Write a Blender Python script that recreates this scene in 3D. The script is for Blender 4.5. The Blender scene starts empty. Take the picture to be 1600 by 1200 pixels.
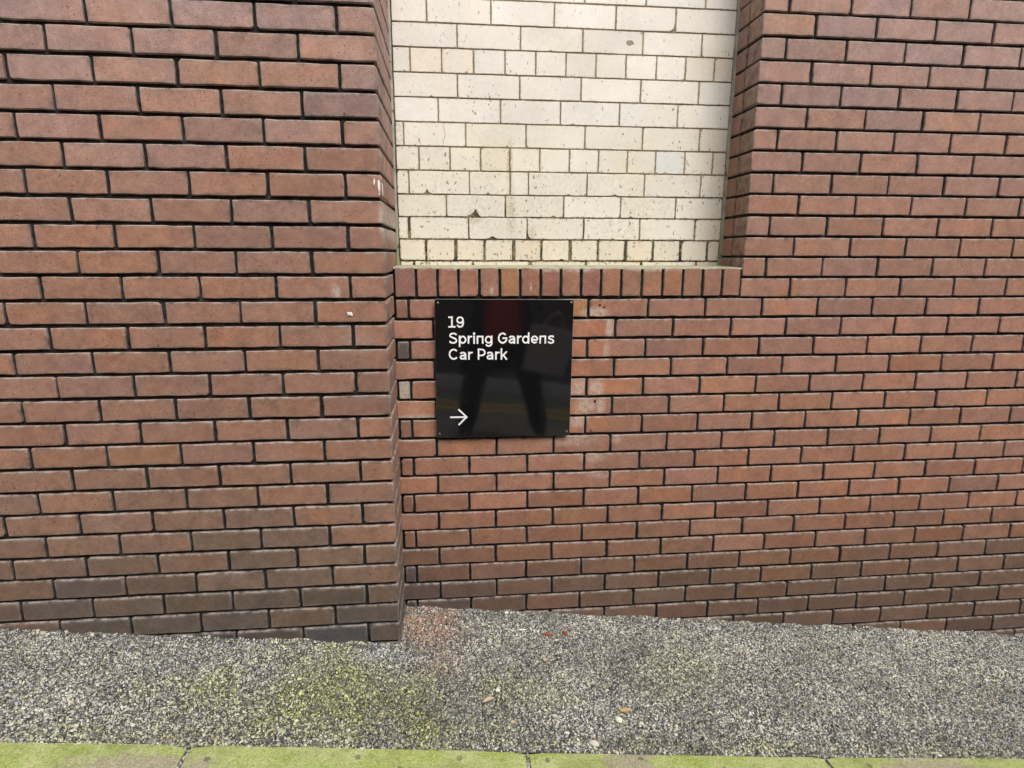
import bpy, bmesh, math, random
import numpy as np
from mathutils import Vector, Matrix, noise as mnoise

random.seed(19)
rng = np.random.default_rng(19)
sc = bpy.context.scene
C = sc.collection

# ------------------------------------------------------------------ camera, sky, sun, exposure
cam_d = bpy.data.cameras.new('camera')
cam = bpy.data.objects.new('camera', cam_d); C.objects.link(cam); sc.camera = cam
cam_d.sensor_fit = 'HORIZONTAL'; cam_d.sensor_width = 36.0
cam_d.lens = 934.46 / 1600 * 36.0
cam_d.clip_start = 0.02; cam_d.clip_end = 500
YAW, PITCH, ROLL = 0.09922, -0.21329, 0.00337
_f = Vector((math.sin(YAW) * math.cos(PITCH), math.cos(YAW) * math.cos(PITCH), math.sin(PITCH)))
_r = Vector((math.cos(YAW), -math.sin(YAW), 0)); _u = _r.cross(_f)
R_ = _r * math.cos(ROLL) + _u * math.sin(ROLL); U_ = -_r * math.sin(ROLL) + _u * math.cos(ROLL)
cam.matrix_world = Matrix(((R_.x, U_.x, -_f.x, 0.06488), (R_.y, U_.y, -_f.y, -2.18476),
                           (R_.z, U_.z, -_f.z, 0.16048), (0, 0, 0, 1)))

SUN_EL, SUN_AZ = math.radians(48), math.radians(158)       # high, behind the camera; azimuth clockwise from +Y
world = bpy.data.worlds.new('World'); sc.world = world; world.use_nodes = True
wn = world.node_tree; wn.nodes.clear()
sky = wn.nodes.new('ShaderNodeTexSky'); sky.sky_type = 'NISHITA'; sky.sun_disc = False
sky.sun_elevation = SUN_EL; sky.sun_rotation = SUN_AZ
sky.air_density = 1.0; sky.dust_density = 4.0; sky.ozone_density = 1.0
hs = wn.nodes.new('ShaderNodeHueSaturation'); hs.inputs['Saturation'].default_value = 0.22   # grey overcast
bgn = wn.nodes.new('ShaderNodeBackground'); bgn.inputs['Strength'].default_value = 0.15
wo = wn.nodes.new('ShaderNodeOutputWorld')
wn.links.new(sky.outputs[0], hs.inputs['Color']); wn.links.new(hs.outputs[0], bgn.inputs['Color'])
wn.links.new(bgn.outputs[0], wo.inputs['Surface'])
sun_d = bpy.data.lights.new('sun', 'SUN'); sun_d.energy = 1.5; sun_d.angle = math.radians(45); sun_d.color = (1.0, 0.955, 0.88)
sun = bpy.data.objects.new('sun', sun_d); C.objects.link(sun)
_sd = Vector((math.sin(SUN_AZ) * math.cos(SUN_EL), math.cos(SUN_AZ) * math.cos(SUN_EL), math.sin(SUN_EL)))
sun.rotation_euler = _sd.to_track_quat('Z', 'Y').to_euler(); sun.location = _sd * 20
sc.view_settings.view_transform = 'Standard'; sc.view_settings.look = 'None'
sc.view_settings.gamma = 1; sc.view_settings.use_curve_mapping = False
sc.view_settings.exposure = 0.72
sc.render.engine = 'CYCLES'

# ------------------------------------------------------------------ helpers
def lin(c):
    return tuple((v / 255 / 12.92 if v / 255 <= 0.04045 else ((v / 255 + 0.055) / 1.055) ** 2.4) for v in c)

def prop(o, label=None, cat=None, group=None, kind=None):
    if label: o['label'] = label
    if cat: o['category'] = cat
    if group: o['group'] = group
    if kind: o['kind'] = kind
    return o

def empty(name, loc=(0, 0, 0)):
    o = bpy.data.objects.new(name, None); C.objects.link(o); o.location = loc; o.empty_display_size = 0.1
    return o

def mesh_obj(name, verts, faces, mat, parent=None, loc=None, smooth=False):
    me = bpy.data.meshes.new(name); me.from_pydata([tuple(v) for v in verts], [], faces); me.update()
    if smooth: me.shade_smooth()
    if mat: me.materials.append(mat)
    o = bpy.data.objects.new(name, me); C.objects.link(o)
    if loc is not None: o.location = loc
    if parent: o.parent = parent
    return o

def box_vf(x0, x1, y0, y1, z0, z1):
    v = [(x0, y0, z0), (x1, y0, z0), (x1, y1, z0), (x0, y1, z0), (x0, y0, z1), (x1, y0, z1), (x1, y1, z1), (x0, y1, z1)]
    f = [(0, 3, 2, 1), (4, 5, 6, 7), (0, 1, 5, 4), (1, 2, 6, 5), (2, 3, 7, 6), (3, 0, 4, 7)]
    return v, f

class MB:
    """collects shapes into one mesh"""
    def __init__(s): s.v = []; s.f = []
    def add(s, v, f):
        n = len(s.v); s.v += [tuple(p) for p in v]; s.f += [tuple(i + n for i in q) for q in f]
    def box(s, *a): s.add(*box_vf(*a))
    def build(s, name, mat, parent=None, loc=None, smooth=False):
        l = loc or (0, 0, 0)
        return mesh_obj(name, [(a - l[0], b - l[1], c - l[2]) for a, b, c in s.v], s.f, mat, parent, loc, smooth)

# ------------------------------------------------------------------ material helpers
class NT:
    def __init__(s, name):
        s.m = bpy.data.materials.new(name); s.m.use_nodes = True; s.t = s.m.node_tree; s.t.nodes.clear()
        s.out = s.t.nodes.new('ShaderNodeOutputMaterial'); s.b = s.t.nodes.new('ShaderNodeBsdfPrincipled')
        s.t.links.new(s.b.outputs[0], s.out.inputs['Surface'])
        s.geo = s.t.nodes.new('ShaderNodeNewGeometry'); s.pos = s.geo.outputs['Position']
    def put(s, sock, v):
        if isinstance(v, bpy.types.NodeSocket): s.t.links.new(v, sock)
        elif v is not None: sock.default_value = v
    def math(s, op, a, b=None, c=None, clamp=False):
        n = s.t.nodes.new('ShaderNodeMath'); n.operation = op; n.use_clamp = clamp
        s.put(n.inputs[0], a)
        if b is not None: s.put(n.inputs[1], b)
        if c is not None: s.put(n.inputs[2], c)
        return n.outputs[0]
    def vmath(s, op, a, b=None):
        n = s.t.nodes.new('ShaderNodeVectorMath'); n.operation = op; s.put(n.inputs[0], a)
        if b is not None: s.put(n.inputs[1], b)
        return n.outputs['Value'] if op in ('LENGTH', 'DOT_PRODUCT', 'DISTANCE') else n.outputs[0]
    def noise(s, scale, detail=3, rough=0.55, vec=None, stretch=None, dist=0.0):
        v = vec if vec is not None else s.pos
        if stretch: v = s.vmath('MULTIPLY', v, stretch)
        n = s.t.nodes.new('ShaderNodeTexNoise'); n.inputs['Scale'].default_value = scale
        n.inputs['Detail'].default_value = detail; n.inputs['Roughness'].default_value = rough
        n.inputs['Distortion'].default_value = dist; s.put(n.inputs['Vector'], v)
        return n.outputs[0]
    def voro(s, scale, feature='F1', stretch=None, rand=1.0):
        v = s.vmath('MULTIPLY', s.pos, stretch) if stretch else s.pos
        n = s.t.nodes.new('ShaderNodeTexVoronoi'); n.feature = feature
        n.inputs['Scale'].default_value = scale; n.inputs['Randomness'].default_value = rand
        s.put(n.inputs['Vector'], v); return n
    def mr(s, v, a, b, c=0.0, d=1.0, smooth=False):
        n = s.t.nodes.new('ShaderNodeMapRange'); n.clamp = True
        if smooth: n.interpolation_type = 'SMOOTHSTEP'
        s.put(n.inputs['Value'], v)
        for k, x in zip(('From Min', 'From Max', 'To Min', 'To Max'), (a, b, c, d)): n.inputs[k].default_value = x
        return n.outputs[0]
    def mix(s, f, a, b, mode='MIX'):
        n = s.t.nodes.new('ShaderNodeMix'); n.data_type = 'RGBA'; n.blend_type = mode; n.clamp_factor = True
        s.put(n.inputs[0], f)
        for sock, v in ((n.inputs[6], a), (n.inputs[7], b)):
            s.put(sock, (*v, 1.0) if isinstance(v, tuple) and len(v) == 3 else v)
        return n.outputs[2]
    def scale(s, col, k):
        n = s.t.nodes.new('ShaderNodeVectorMath'); n.operation = 'SCALE'; s.put(n.inputs[0], col); s.put(n.inputs['Scale'], k)
        return n.outputs[0]
    def attr(s, name):
        n = s.t.nodes.new('ShaderNodeAttribute'); n.attribute_name = name; return n
    def objcol(s):
        return s.t.nodes.new('ShaderNodeObjectInfo').outputs['Color']
    def ellipse(s, cx, cz, rx, rz, soft=0.45, cy=None, ry=None, strength=1.0):
        """stain: 1 inside an ellipse on a wall (x,z), or on the ground when cy is given"""
        if cy is None: c, k = (cx, 0, cz), (1 / rx, 0, 1 / rz)
        else: c, k = (cx, cy, 0), (1 / rx, 1 / ry, 0)
        d = s.vmath('LENGTH', s.vmath('MULTIPLY', s.vmath('SUBTRACT', s.pos, c), k))
        return s.mr(d, 1 - soft, 1 + soft, strength, 0.0, True)
    def many(s, lst):
        o = None
        for e in lst: o = e if o is None else s.math('MAXIMUM', o, e)
        return o
    def bump(s, h, strength, dist):
        n = s.t.nodes.new('ShaderNodeBump'); n.inputs['Strength'].default_value = strength
        n.inputs['Distance'].default_value = dist; s.put(n.inputs['Height'], h)
        s.t.links.new(n.outputs[0], s.b.inputs['Normal'])
    def fin(s, col, rough, spec=None):
        s.put(s.b.inputs['Base Color'], (*col, 1.0) if isinstance(col, tuple) and len(col) == 3 else col)
        s.put(s.b.inputs['Roughness'], rough)
        if spec is not None: s.b.inputs['Specular IOR Level'].default_value = spec
        return s.m

def plain(name, col, rough=0.7, metal=0.0, var=0.15, vs=60, spec=None):
    n = NT(name); k = n.mr(n.noise(vs, 4), 0.25, 0.75, 1 - var, 1 + var)
    c = n.scale((*col,), k); n.b.inputs['Metallic'].default_value = metal
    return n.fin(c, rough, spec)

def brick_material(name, clean_sign_ghost=False, whites=()):
    n = NT(name); col = n.objcol()
    big = n.noise(16, 4, 0.6); mid = n.noise(70, 4, 0.6); gr = n.noise(420, 3, 0.7)
    drag = n.noise(1.0, 3, 0.6, stretch=(55, 55, 520))
    f = n.math('MULTIPLY', n.mr(big, 0.3, 0.7, 0.82, 1.16), n.mr(mid, 0.3, 0.7, 0.86, 1.12))
    f = n.math('MULTIPLY', f, n.mr(gr, 0.3, 0.72, 0.64, 1.34))
    f = n.math('MULTIPLY', f, n.mr(drag, 0.3, 0.7, 0.92, 1.08))
    c = n.scale(col, f)
    # hue drift inside a brick: kiss marks, greyish and orange patches
    kiss = n.noise(9, 2, 0.5, vec=n.vmath('ADD', n.pos, (7.1, 3.3, 1.7)))
    c = n.mix(n.mr(kiss, 0.52, 0.66, 0.0, 0.42), c, n.mix(1.0, c, (0.86, 0.90, 1.02), 'MULTIPLY'))
    c = n.mix(n.mr(kiss, 0.46, 0.32, 0.0, 0.5), c, n.mix(1.0, c, (1.12, 0.98, 0.84), 'MULTIPLY'))
    if clean_sign_ghost:                       # cleaner, more orange strip where an older, wider sign hung
        sx = n.t.nodes.new('ShaderNodeSeparateXYZ'); n.t.links.new(n.pos, sx.inputs[0])
        wob = n.math('MULTIPLY', n.math('SUBTRACT', n.noise(45, 3), 0.5), 0.012)
        xx = n.math('ADD', sx.outputs[0], wob)
        g = n.math('MULTIPLY', n.mr(xx, 0.646, 0.652, 1, 0), n.mr(sx.outputs[2], -0.52, -0.505, 0, 1))
        g = n.math('MULTIPLY', g, n.mr(sx.outputs[2], -0.004, 0.004, 1, 0))
        g = n.math('MULTIPLY', g, n.mr(xx, 0.0, 0.01, 0, 1))
        c = n.mix(n.math('MULTIPLY', g, 0.8), c, n.mix(1.0, c, (1.15, 1.03, 0.88), 'MULTIPLY'))
    # grime gathered along the brick's rim, uneven
    rim = n.attr('rim').outputs['Fac']
    rn = n.mr(n.noise(26, 4, 0.65), 0.40, 0.66)
    c = n.mix(n.math('MULTIPLY', n.math('MULTIPLY', rim, rn), 0.72), c, (0.060, 0.053, 0.050))
    # pits
    pit = n.mr(n.noise(150, 2, 0.5), 0.665, 0.70)
    pz = n.mr(n.noise(11, 2), 0.45, 0.6)
    c = n.mix(n.math('MULTIPLY', n.math('MULTIPLY', pit, pz), 0.75), c, (0.035, 0.028, 0.025))
    # pale arris: wear and bloom, plus a highlight painted into the top edges
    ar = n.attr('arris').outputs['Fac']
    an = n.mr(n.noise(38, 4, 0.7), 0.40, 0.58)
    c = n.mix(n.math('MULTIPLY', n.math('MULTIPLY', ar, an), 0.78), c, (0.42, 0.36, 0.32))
    if whites:                                 # lime bloom and mortar smears, each with its own shape
        w = n.many([n.ellipse(*e) for e in whites])
        wn_ = n.math('MULTIPLY', n.mr(n.noise(55, 5, 0.78), 0.36, 0.54), n.mr(n.noise(300, 3, 0.7), 0.25, 0.55, 0.45, 1.0))
        c = n.mix(n.math('MULTIPLY', n.math('MULTIPLY', w, wn_), 0.80), c, (0.48, 0.42, 0.36))
    h = n.math('ADD', n.math('MULTIPLY', gr, 0.6), n.math('ADD', n.math('MULTIPLY', drag, 0.35), n.math('MULTIPLY', pit, -0.9)))
    n.bump(h, 0.55, 0.0016)
    return n.fin(c, n.mr(mid, 0.3, 0.7, 0.78, 0.95), 0.3)

M = {}
M['red'] = brick_material('red_wall_brick', True, [
    (0.590, -0.050, 0.048, 0.020, 0.5), (0.648, -0.108, 0.014, 0.034, 0.5), (0.640, -0.195, 0.012, 0.030, 0.5, None, None, 0.7),
    (0.605, -0.338, 0.030, 0.032, 0.5), (0.535, -0.335, 0.030, 0.034, 0.6), (0.566, -0.408, 0.038, 0.032, 0.5), (0.624, -0.408, 0.018, 0.030, 0.5),
    (0.536, -0.468, 0.034, 0.020, 0.6), (-0.118, -0.332, 0.026, 0.036, 0.4), (-0.066, -0.438, 0.075, 0.012, 0.7),
    (0.520, -0.545, 0.10, 0.020, 0.7, None, None, 0.6), (0.600, -0.612, 0.045, 0.020, 0.7, None, None, 0.8), (0.690, -0.54, 0.02, 0.018, 0.6, None, None, 0.7),
    (0.64, -0.69, 0.05, 0.012, 0.7, None, None, 0.6), (-0.085, -0.525, 0.04, 0.006, 0.7)])
M['coping'] = brick_material('coping_brick', False, [
    (0.53, 0.108, 0.05, 0.010, 0.5), (0.42, 0.108, 0.05, 0.009, 0.5), (0.80, 0.108, 0.08, 0.007, 0.6), (0.09, 0.110, 0.05, 0.006, 0.6),
    (0.208, 0.032, 0.006, 0.012, 0.6), (0.35, 0.046, 0.004, 0.014, 0.6)])
M['pier'] = brick_material('pier_brick', False, [(-0.297, 0.040, 0.014, 0.026, 0.5), (-0.144, 0.26, 0.012, 0.05, 0.6), (-0.23, -0.12, 0.05, 0.03, 0.8, None, None, 0.35)])

def mortar_material(name, col, dark=None, rough=0.95):
    n = NT(name); a = n.noise(55, 4, 0.6); g = n.noise(500, 2, 0.7)
    f = n.math('MULTIPLY', n.mr(a, 0.3, 0.7, 0.65, 1.35), n.mr(g, 0.3, 0.7, 0.7, 1.3))
    c = n.scale((*col,), f)
    if dark: c = dark(n, c)
    n.bump(g, 0.6, 0.0015)
    return n.fin(c, rough, 0.15)
def sooty(n, c):
    c = n.mix(n.mr(n.noise(24, 4, 0.65), 0.50, 0.66, 0, 0.8), c, (0.052, 0.052, 0.048))
    return n.mix(n.mr(n.noise(60, 4, 0.7, vec=n.vmath('ADD', n.pos, (4, 1, 9))), 0.60, 0.70, 0, 0.6), c, (0.11, 0.10, 0.09))
M['black_mortar'] = mortar_material('black_mortar', (0.020, 0.018, 0.017), sooty)

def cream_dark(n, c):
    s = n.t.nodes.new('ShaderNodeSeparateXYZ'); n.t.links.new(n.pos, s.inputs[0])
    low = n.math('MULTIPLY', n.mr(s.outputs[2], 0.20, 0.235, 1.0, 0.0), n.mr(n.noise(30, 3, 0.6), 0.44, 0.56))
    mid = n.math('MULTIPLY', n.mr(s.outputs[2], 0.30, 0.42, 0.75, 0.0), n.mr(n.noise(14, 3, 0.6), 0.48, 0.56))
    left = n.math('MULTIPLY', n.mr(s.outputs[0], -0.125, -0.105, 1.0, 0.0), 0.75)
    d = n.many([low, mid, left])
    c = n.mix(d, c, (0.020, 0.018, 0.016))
    moss = n.math('MULTIPLY', n.mr(s.outputs[2], 0.16, 0.30, 0.5, 0.0), n.mr(n.noise(40, 3), 0.50, 0.6))
    return n.mix(moss, c, (0.13, 0.13, 0.06))
M['cream_mortar'] = mortar_material('cream_wall_mortar', lin((136, 121, 96)), cream_dark)

def glazed():
    n = NT('cream_glazed_brick'); col = n.objcol()
    s = n.t.nodes.new('ShaderNodeSeparateXYZ'); n.t.links.new(n.pos, s.inputs[0]); Z = s.outputs[2]
    c = n.scale(col, n.math('MULTIPLY', n.mr(n.noise(7, 3), 0.3, 0.7, 0.93, 1.05), n.mr(n.noise(60, 4, 0.7), 0.3, 0.7, 0.95, 1.04)))
    warm = n.mr(n.noise(5, 2, vec=n.vmath('ADD', n.pos, (3.1, 0, 9.2))), 0.5, 0.68)
    c = n.mix(n.math('MULTIPLY', warm, 0.5), c, n.mix(1.0, c, (1.0, 0.95, 0.84), 'MULTIPLY'))
    # glaze pits, thicker on the lower courses
    den = n.mr(Z, 0.12, 0.66, 0.060, 0.004)
    clus = n.math('MULTIPLY', n.math('SUBTRACT', n.noise(9, 2), 0.5), 0.22)
    p1 = n.math('ADD', n.noise(88, 2, 0.45, stretch=(1.3, 1, 0.75)), n.math('ADD', den, clus))
    m1 = n.mr(p1, 0.716, 0.738)
    p2 = n.math('ADD', n.noise(230, 2, 0.5), n.math('ADD', den, n.math('MULTIPLY', clus, 0.6)))
    m2 = n.mr(p2, 0.745, 0.765)
    scr = n.math('ADD', n.noise(1.0, 2, 0.5, stretch=(190, 40, 52)), n.math('MULTIPLY', clus, 0.8))
    m3 = n.mr(scr, 0.715, 0.735)
    pits = n.many([m1, n.math('MULTIPLY', m2, 0.8), m3, n.mr(n.math('ADD', n.ellipse(0.738, 0.930, 0.015, 0.009, 0.5), n.math('MULTIPLY', n.math('SUBTRACT', n.noise(160, 3, 0.7), 0.5), 1.6)), 0.40, 0.55)])
    tan = n.mix(n.noise(200, 2), (0.10, 0.085, 0.06), (0.34, 0.27, 0.17))
    c = n.mix(n.math('MULTIPLY', pits, 0.92), c, tan)
    # dirt runs: old leak line, smears under chips, brown rims on the lowest courses
    st = n.many([n.ellipse(0.2905, 0.50, 0.010, 0.075, 0.7), n.ellipse(0.297, 0.33, 0.016, 0.085, 0.8, None, None, 0.9),
                 n.ellipse(0.155, 0.295, 0.024, 0.018, 0.7), n.ellipse(0.381, 0.245, 0.012, 0.024, 0.6, None, None, 0.6), n.ellipse(0.69, 0.285, 0.008, 0.02, 0.6, None, None, 0.6),
                 n.ellipse(0.53, 0.16, 0.010, 0.02, 0.6, None, None, 0.7)])
    c = n.mix(n.math('MULTIPLY', n.math('MULTIPLY', st, n.mr(n.noise(130, 4, 0.7), 0.40, 0.60)), 0.85), c, (0.33, 0.26, 0.13))
    rim = n.attr('rim').outputs['Fac']
    rr = n.math('MULTIPLY', rim, n.math('MULTIPLY', n.mr(n.noise(70, 4, 0.7), 0.47, 0.64), n.mr(Z, 0.20, 0.60, 0.95, 0.45)))
    c = n.mix(rr, c, (0.16, 0.125, 0.075))
    # crazing
    cr = n.voro(11, 'DISTANCE_TO_EDGE').outputs['Distance']
    cz = n.math('MULTIPLY', n.mr(cr, 0.0, 0.006, 1, 0), n.mr(n.noise(4, 2), 0.58, 0.66))
    c = n.mix(n.math('MULTIPLY', cz, 0.35), c, (0.25, 0.2, 0.13))
    h = n.math('ADD', n.math('MULTIPLY', n.noise(14, 2), 0.9), n.math('MULTIPLY', pits, -0.35))
    n.bump(h, 0.35, 0.003)
    n.b.inputs['IOR'].default_value = 1.5
    return n.fin(c, n.mr(pits, 0, 1, 0.22, 0.85), 0.45)
M['glazed'] = glazed()

def flaunch_mat():
    n = NT('ledge_mortar'); a = n.noise(18, 4, 0.65); g = n.noise(260, 3, 0.7)
    c = n.mix(n.mr(a, 0.40, 0.62), lin((164, 160, 140)), lin((132, 140, 110)))
    c = n.mix(n.mr(n.noise(60, 4, 0.7), 0.56, 0.68, 0, 0.8), c, lin((206, 194, 160)))
    c = n.scale(c, n.mr(g, 0.3, 0.7, 0.8, 1.2)); n.bump(g, 0.6, 0.002)
    return n.fin(c, 0.9, 0.2)
M['flaunch'] = flaunch_mat()
def fillet_mat():
    n = NT('corner_fillet'); a = n.noise(22, 4, 0.65)
    s = n.t.nodes.new('ShaderNodeSeparateXYZ'); n.t.links.new(n.pos, s.inputs[0])
    c = n.mix(n.mr(a, 0.35, 0.65), lin((138, 134, 128)), lin((172, 166, 154)))
    g = n.math('MULTIPLY', n.mr(n.math('ADD', s.outputs[2], n.math('MULTIPLY', a, 0.12)), 0.22, 0.42, 1, 0), 0.8)
    c = n.mix(g, c, lin((120, 134, 96)))
    c = n.mix(n.mr(n.noise(35, 3), 0.62, 0.68), c, (0.03, 0.03, 0.028))
    return n.fin(c, 0.9, 0.2)
M['fillet'] = fillet_mat()

def chip_mat():
    n = NT('stone_chippings'); a = n.attr('Col').outputs['Color']
    c = n.scale(a, n.mr(n.noise(320, 3, 0.6), 0.3, 0.7, 0.75, 1.22))
    return n.fin(c, 0.75, 0.3)
M['chip'] = chip_mat()
def asphalt(name, base, chips=True):
    n = NT(name); v = n.voro(150).outputs['Color']
    sp = n.t.nodes.new('ShaderNodeSeparateColor'); n.t.links.new(v, sp.inputs[0])
    c = n.mix(n.mr(sp.outputs[0], 0.55, 0.95, 0, 0.6), (*base, ), (0.26, 0.25, 0.22))
    c = n.scale(c, n.mr(n.noise(8, 4), 0.3, 0.7, 0.75, 1.25))
    n.bump(n.voro(150).outputs['Distance'], 0.7, 0.003)
    return n.fin(c, 0.85, 0.3)
M['pavement'] = asphalt('pavement_asphalt', (0.062, 0.060, 0.055))
M['road'] = asphalt('road_asphalt', (0.21, 0.205, 0.165))
def kerb_mat():
    n = NT('mossy_kerb'); a = n.noise(14, 5, 0.65); g = n.noise(190, 4, 0.75); l = n.noise(4, 3, 0.6)
    c = n.mix(n.mr(a, 0.36, 0.66), lin((142, 160, 76)), lin((178, 182, 128)))
    c = n.mix(n.mr(l, 0.50, 0.66, 0, 0.6), c, lin((150, 164, 76)))
    c = n.mix(n.mr(g, 0.50, 0.66, 0, 0.85), c, lin((196, 198, 150)))
    c = n.mix(n.mr(g, 0.46, 0.34, 0, 0.75), c, lin((92, 108, 50)))
    bare = n.many([n.ellipse(0.545, 0, 0.075, 1, 0.5, -0.80, 0.09), n.ellipse(0.58, 0, 0.06, 1, 0.6, -0.74, 0.03), n.ellipse(-0.75, 0, 0.2, 1, 0.6, -0.82, 0.06), n.ellipse(1.5, 0, 0.2, 1, 0.6, -0.80, 0.07)])
    bare = n.mr(n.math('ADD', bare, n.math('MULTIPLY', n.math('SUBTRACT', n.noise(22, 5, 0.75), 0.5), 2.4)), 0.35, 0.80)
    c = n.mix(n.math('MULTIPLY', bare, 0.9), c, n.mix(n.mr(g, 0.4, 0.6), lin((134, 128, 108)), lin((176, 168, 146))))
    c = n.mix(n.mr(n.noise(9, 5, 0.7), 0.50, 0.66, 0, 0.55), c, lin((128, 132, 84)))
    c = n.mix(n.mr(n.noise(75, 4, 0.75), 0.56, 0.68, 0, 0.6), c, lin((98, 104, 62)))
    spots = n.many([n.ellipse(x, 0, rx, 1, 0.35, y, ry, 0.85) for x, y, rx, ry in
                    ((-0.215, -0.766, 0.0085, 0.010), (0.062, -0.764, 0.009, 0.011), (0.311, -0.766, 0.007, 0.010), (0.588, -0.756, 0.010, 0.007), (-0.10, -0.80, 0.006, 0.006), (0.83, -0.79, 0.008, 0.009), (1.3, -0.77, 0.009, 0.009), (-0.6, -0.78, 0.009, 0.009))])
    spots = n.mr(n.math('ADD', spots, n.math('MULTIPLY', n.math('SUBTRACT', n.noise(150, 3, 0.7), 0.5), 1.3)), 0.30, 0.75, 0, 0.75)
    spots = n.math('MULTIPLY', spots, n.mr(n.math('ADD', n.noise(35, 2), 0.0), 0.3, 0.5, 0.55, 1.0))
    c = n.mix(spots, c, (0.095, 0.095, 0.06))
    n.bump(n.math('ADD', g, n.math('MULTIPLY', n.noise(40, 4), 0.8)), 0.5, 0.002)
    return n.fin(c, 0.92, 0.2)
M['kerb'] = kerb_mat()
M['grey_kerb'] = plain('concrete_kerb', (0.52, 0.51, 0.48), 0.9)
M['yellow'] = plain('yellow_road_paint', (0.72, 0.50, 0.06), 0.75, var=0.3, vs=90)
M['white'] = plain('white_vinyl', (0.82, 0.82, 0.82), 0.5, var=0.02)
def sign_mat():
    n = NT('black_gloss_panel'); n.bump(n.noise(3.0, 2), 0.25, 0.004)
    d = n.mr(n.noise(30, 5, 0.7), 0.5, 0.8)
    c = n.mix(d, (0.0055, 0.0055, 0.0065), (0.009, 0.009, 0.009))
    n.b.inputs['IOR'].default_value = 1.7
    return n.fin(c, n.mr(d, 0, 1, 0.05, 0.10), 0.9)
M['panel'] = sign_mat()
M['panel_edge'] = plain('aluminium_panel_edge', (0.30, 0.30, 0.32), 0.35, metal=0.6)
M['screw'] = plain('dark_screw', (0.16, 0.16, 0.17), 0.3, metal=0.9, var=0.1)
M['paint'] = plain('white_paint_splash', (0.72, 0.70, 0.66), 0.7, var=0.2, vs=200)
M['crack'] = plain('hairline_crack', (0.16, 0.125, 0.08), 0.9)
M['hole'] = plain('drill_hole_dark', (0.006, 0.005, 0.005), 0.95)

# ------------------------------------------------------------------ brick builder
def outline_rect(w, h, jit, chips=0.12, notches=()):
    """clockwise-free (ccw) outline of a w x h face with worn, uneven edges; notches = [(u, width, height)] bitten out of the bottom edge"""
    j = lambda: random.uniform(-jit, jit)
    P = []
    u0, u1, v0, v1 = -w / 2, w / 2, -h / 2, h / 2
    def corner(u, v, du, dv):
        # a corner is slightly rounded, sometimes chipped
        r = random.uniform(0.0012, 0.0028) if random.random() > chips else random.uniform(0.003, 0.008)
        return r * random.uniform(0.7, 1.3), r * random.uniform(0.7, 1.3)
    cbl, cbr, ctr, ctl = [corner(0, 0, 0, 0) for _ in range(4)]
    nu = max(1, int(w / 0.045)); nv = max(1, int(h / 0.05))
    P.append((u0 + cbl[0], v0 + j()))
    pts = [(u0 + (u1 - u0) * (i + random.uniform(-.3, .3)) / (nu + 1), v0 + j()) for i in range(1, nu + 1)]
    pts = [q for q in pts if u0 + 0.012 < q[0] < u1 - 0.012]
    for (c, ww, hh) in notches:
        pts = [q for q in pts if abs(q[0] - c) > ww / 2 + 0.002]
        sk = random.uniform(-.12, .12) * ww
        pts += [(c + ww * a_ + sk * (1 - abs(2 * a_)), v0 + hh * b_ * random.uniform(.8, 1.15)) for a_, b_ in ((-.5, 0), (-.42, .10), (-.30, .20), (-.18, .42), (-.10, .72), (-.02, .95), (.05, 1.0), (.11, .66), (.20, .40), (.33, .16), (.5, 0))]
    P += sorted(pts, key=lambda q: q[0])
    P += [(u1 - cbr[0], v0 + j()), (u1 + j(), v0 + cbr[1])]
    for i in range(1, nv + 1):
        if h > 0.03: P.append((u1 + j(), v0 + (v1 - v0) * i / (nv + 1)))
    P += [(u1 + j(), v1 - ctr[1]), (u1 - ctr[0], v1 + j())]
    for i in range(nu, 0, -1):
        if w > 0.04: P.append((u0 + (u1 - u0) * (i + random.uniform(-.3, .3)) / (nu + 1), v1 + j()))
    P += [(u0 + ctl[0], v1 + j()), (u0 + j(), v1 - ctl[1])]
    for i in range(nv, 0, -1):
        if h > 0.03: P.append((u0 + j(), v0 + (v1 - v0) * i / (nv + 1)))
    P.append((u0 + j(), v0 + cbl[1]))
    return P

def inset(P, d):
    n = len(P); out = []
    for i in range(n):
        a, b, c = Vector(P[i - 1]), Vector(P[i]), Vector(P[(i + 1) % n])
        e1 = (b - a); e2 = (c - b)
        if e1.length < 1e-6 or e2.length < 1e-6: out.append((b.x, b.y)); continue
        n1 = Vector((-e1.y, e1.x)).normalized(); n2 = Vector((-e2.y, e2.x)).normalized()
        m = n1 + n2
        if m.length < 0.3: m = n1
        m.normalize(); k = d / max(0.6, m.dot(n1))
        out.append((b.x + m.x * k, b.y + m.y * k))
    return out

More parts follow.
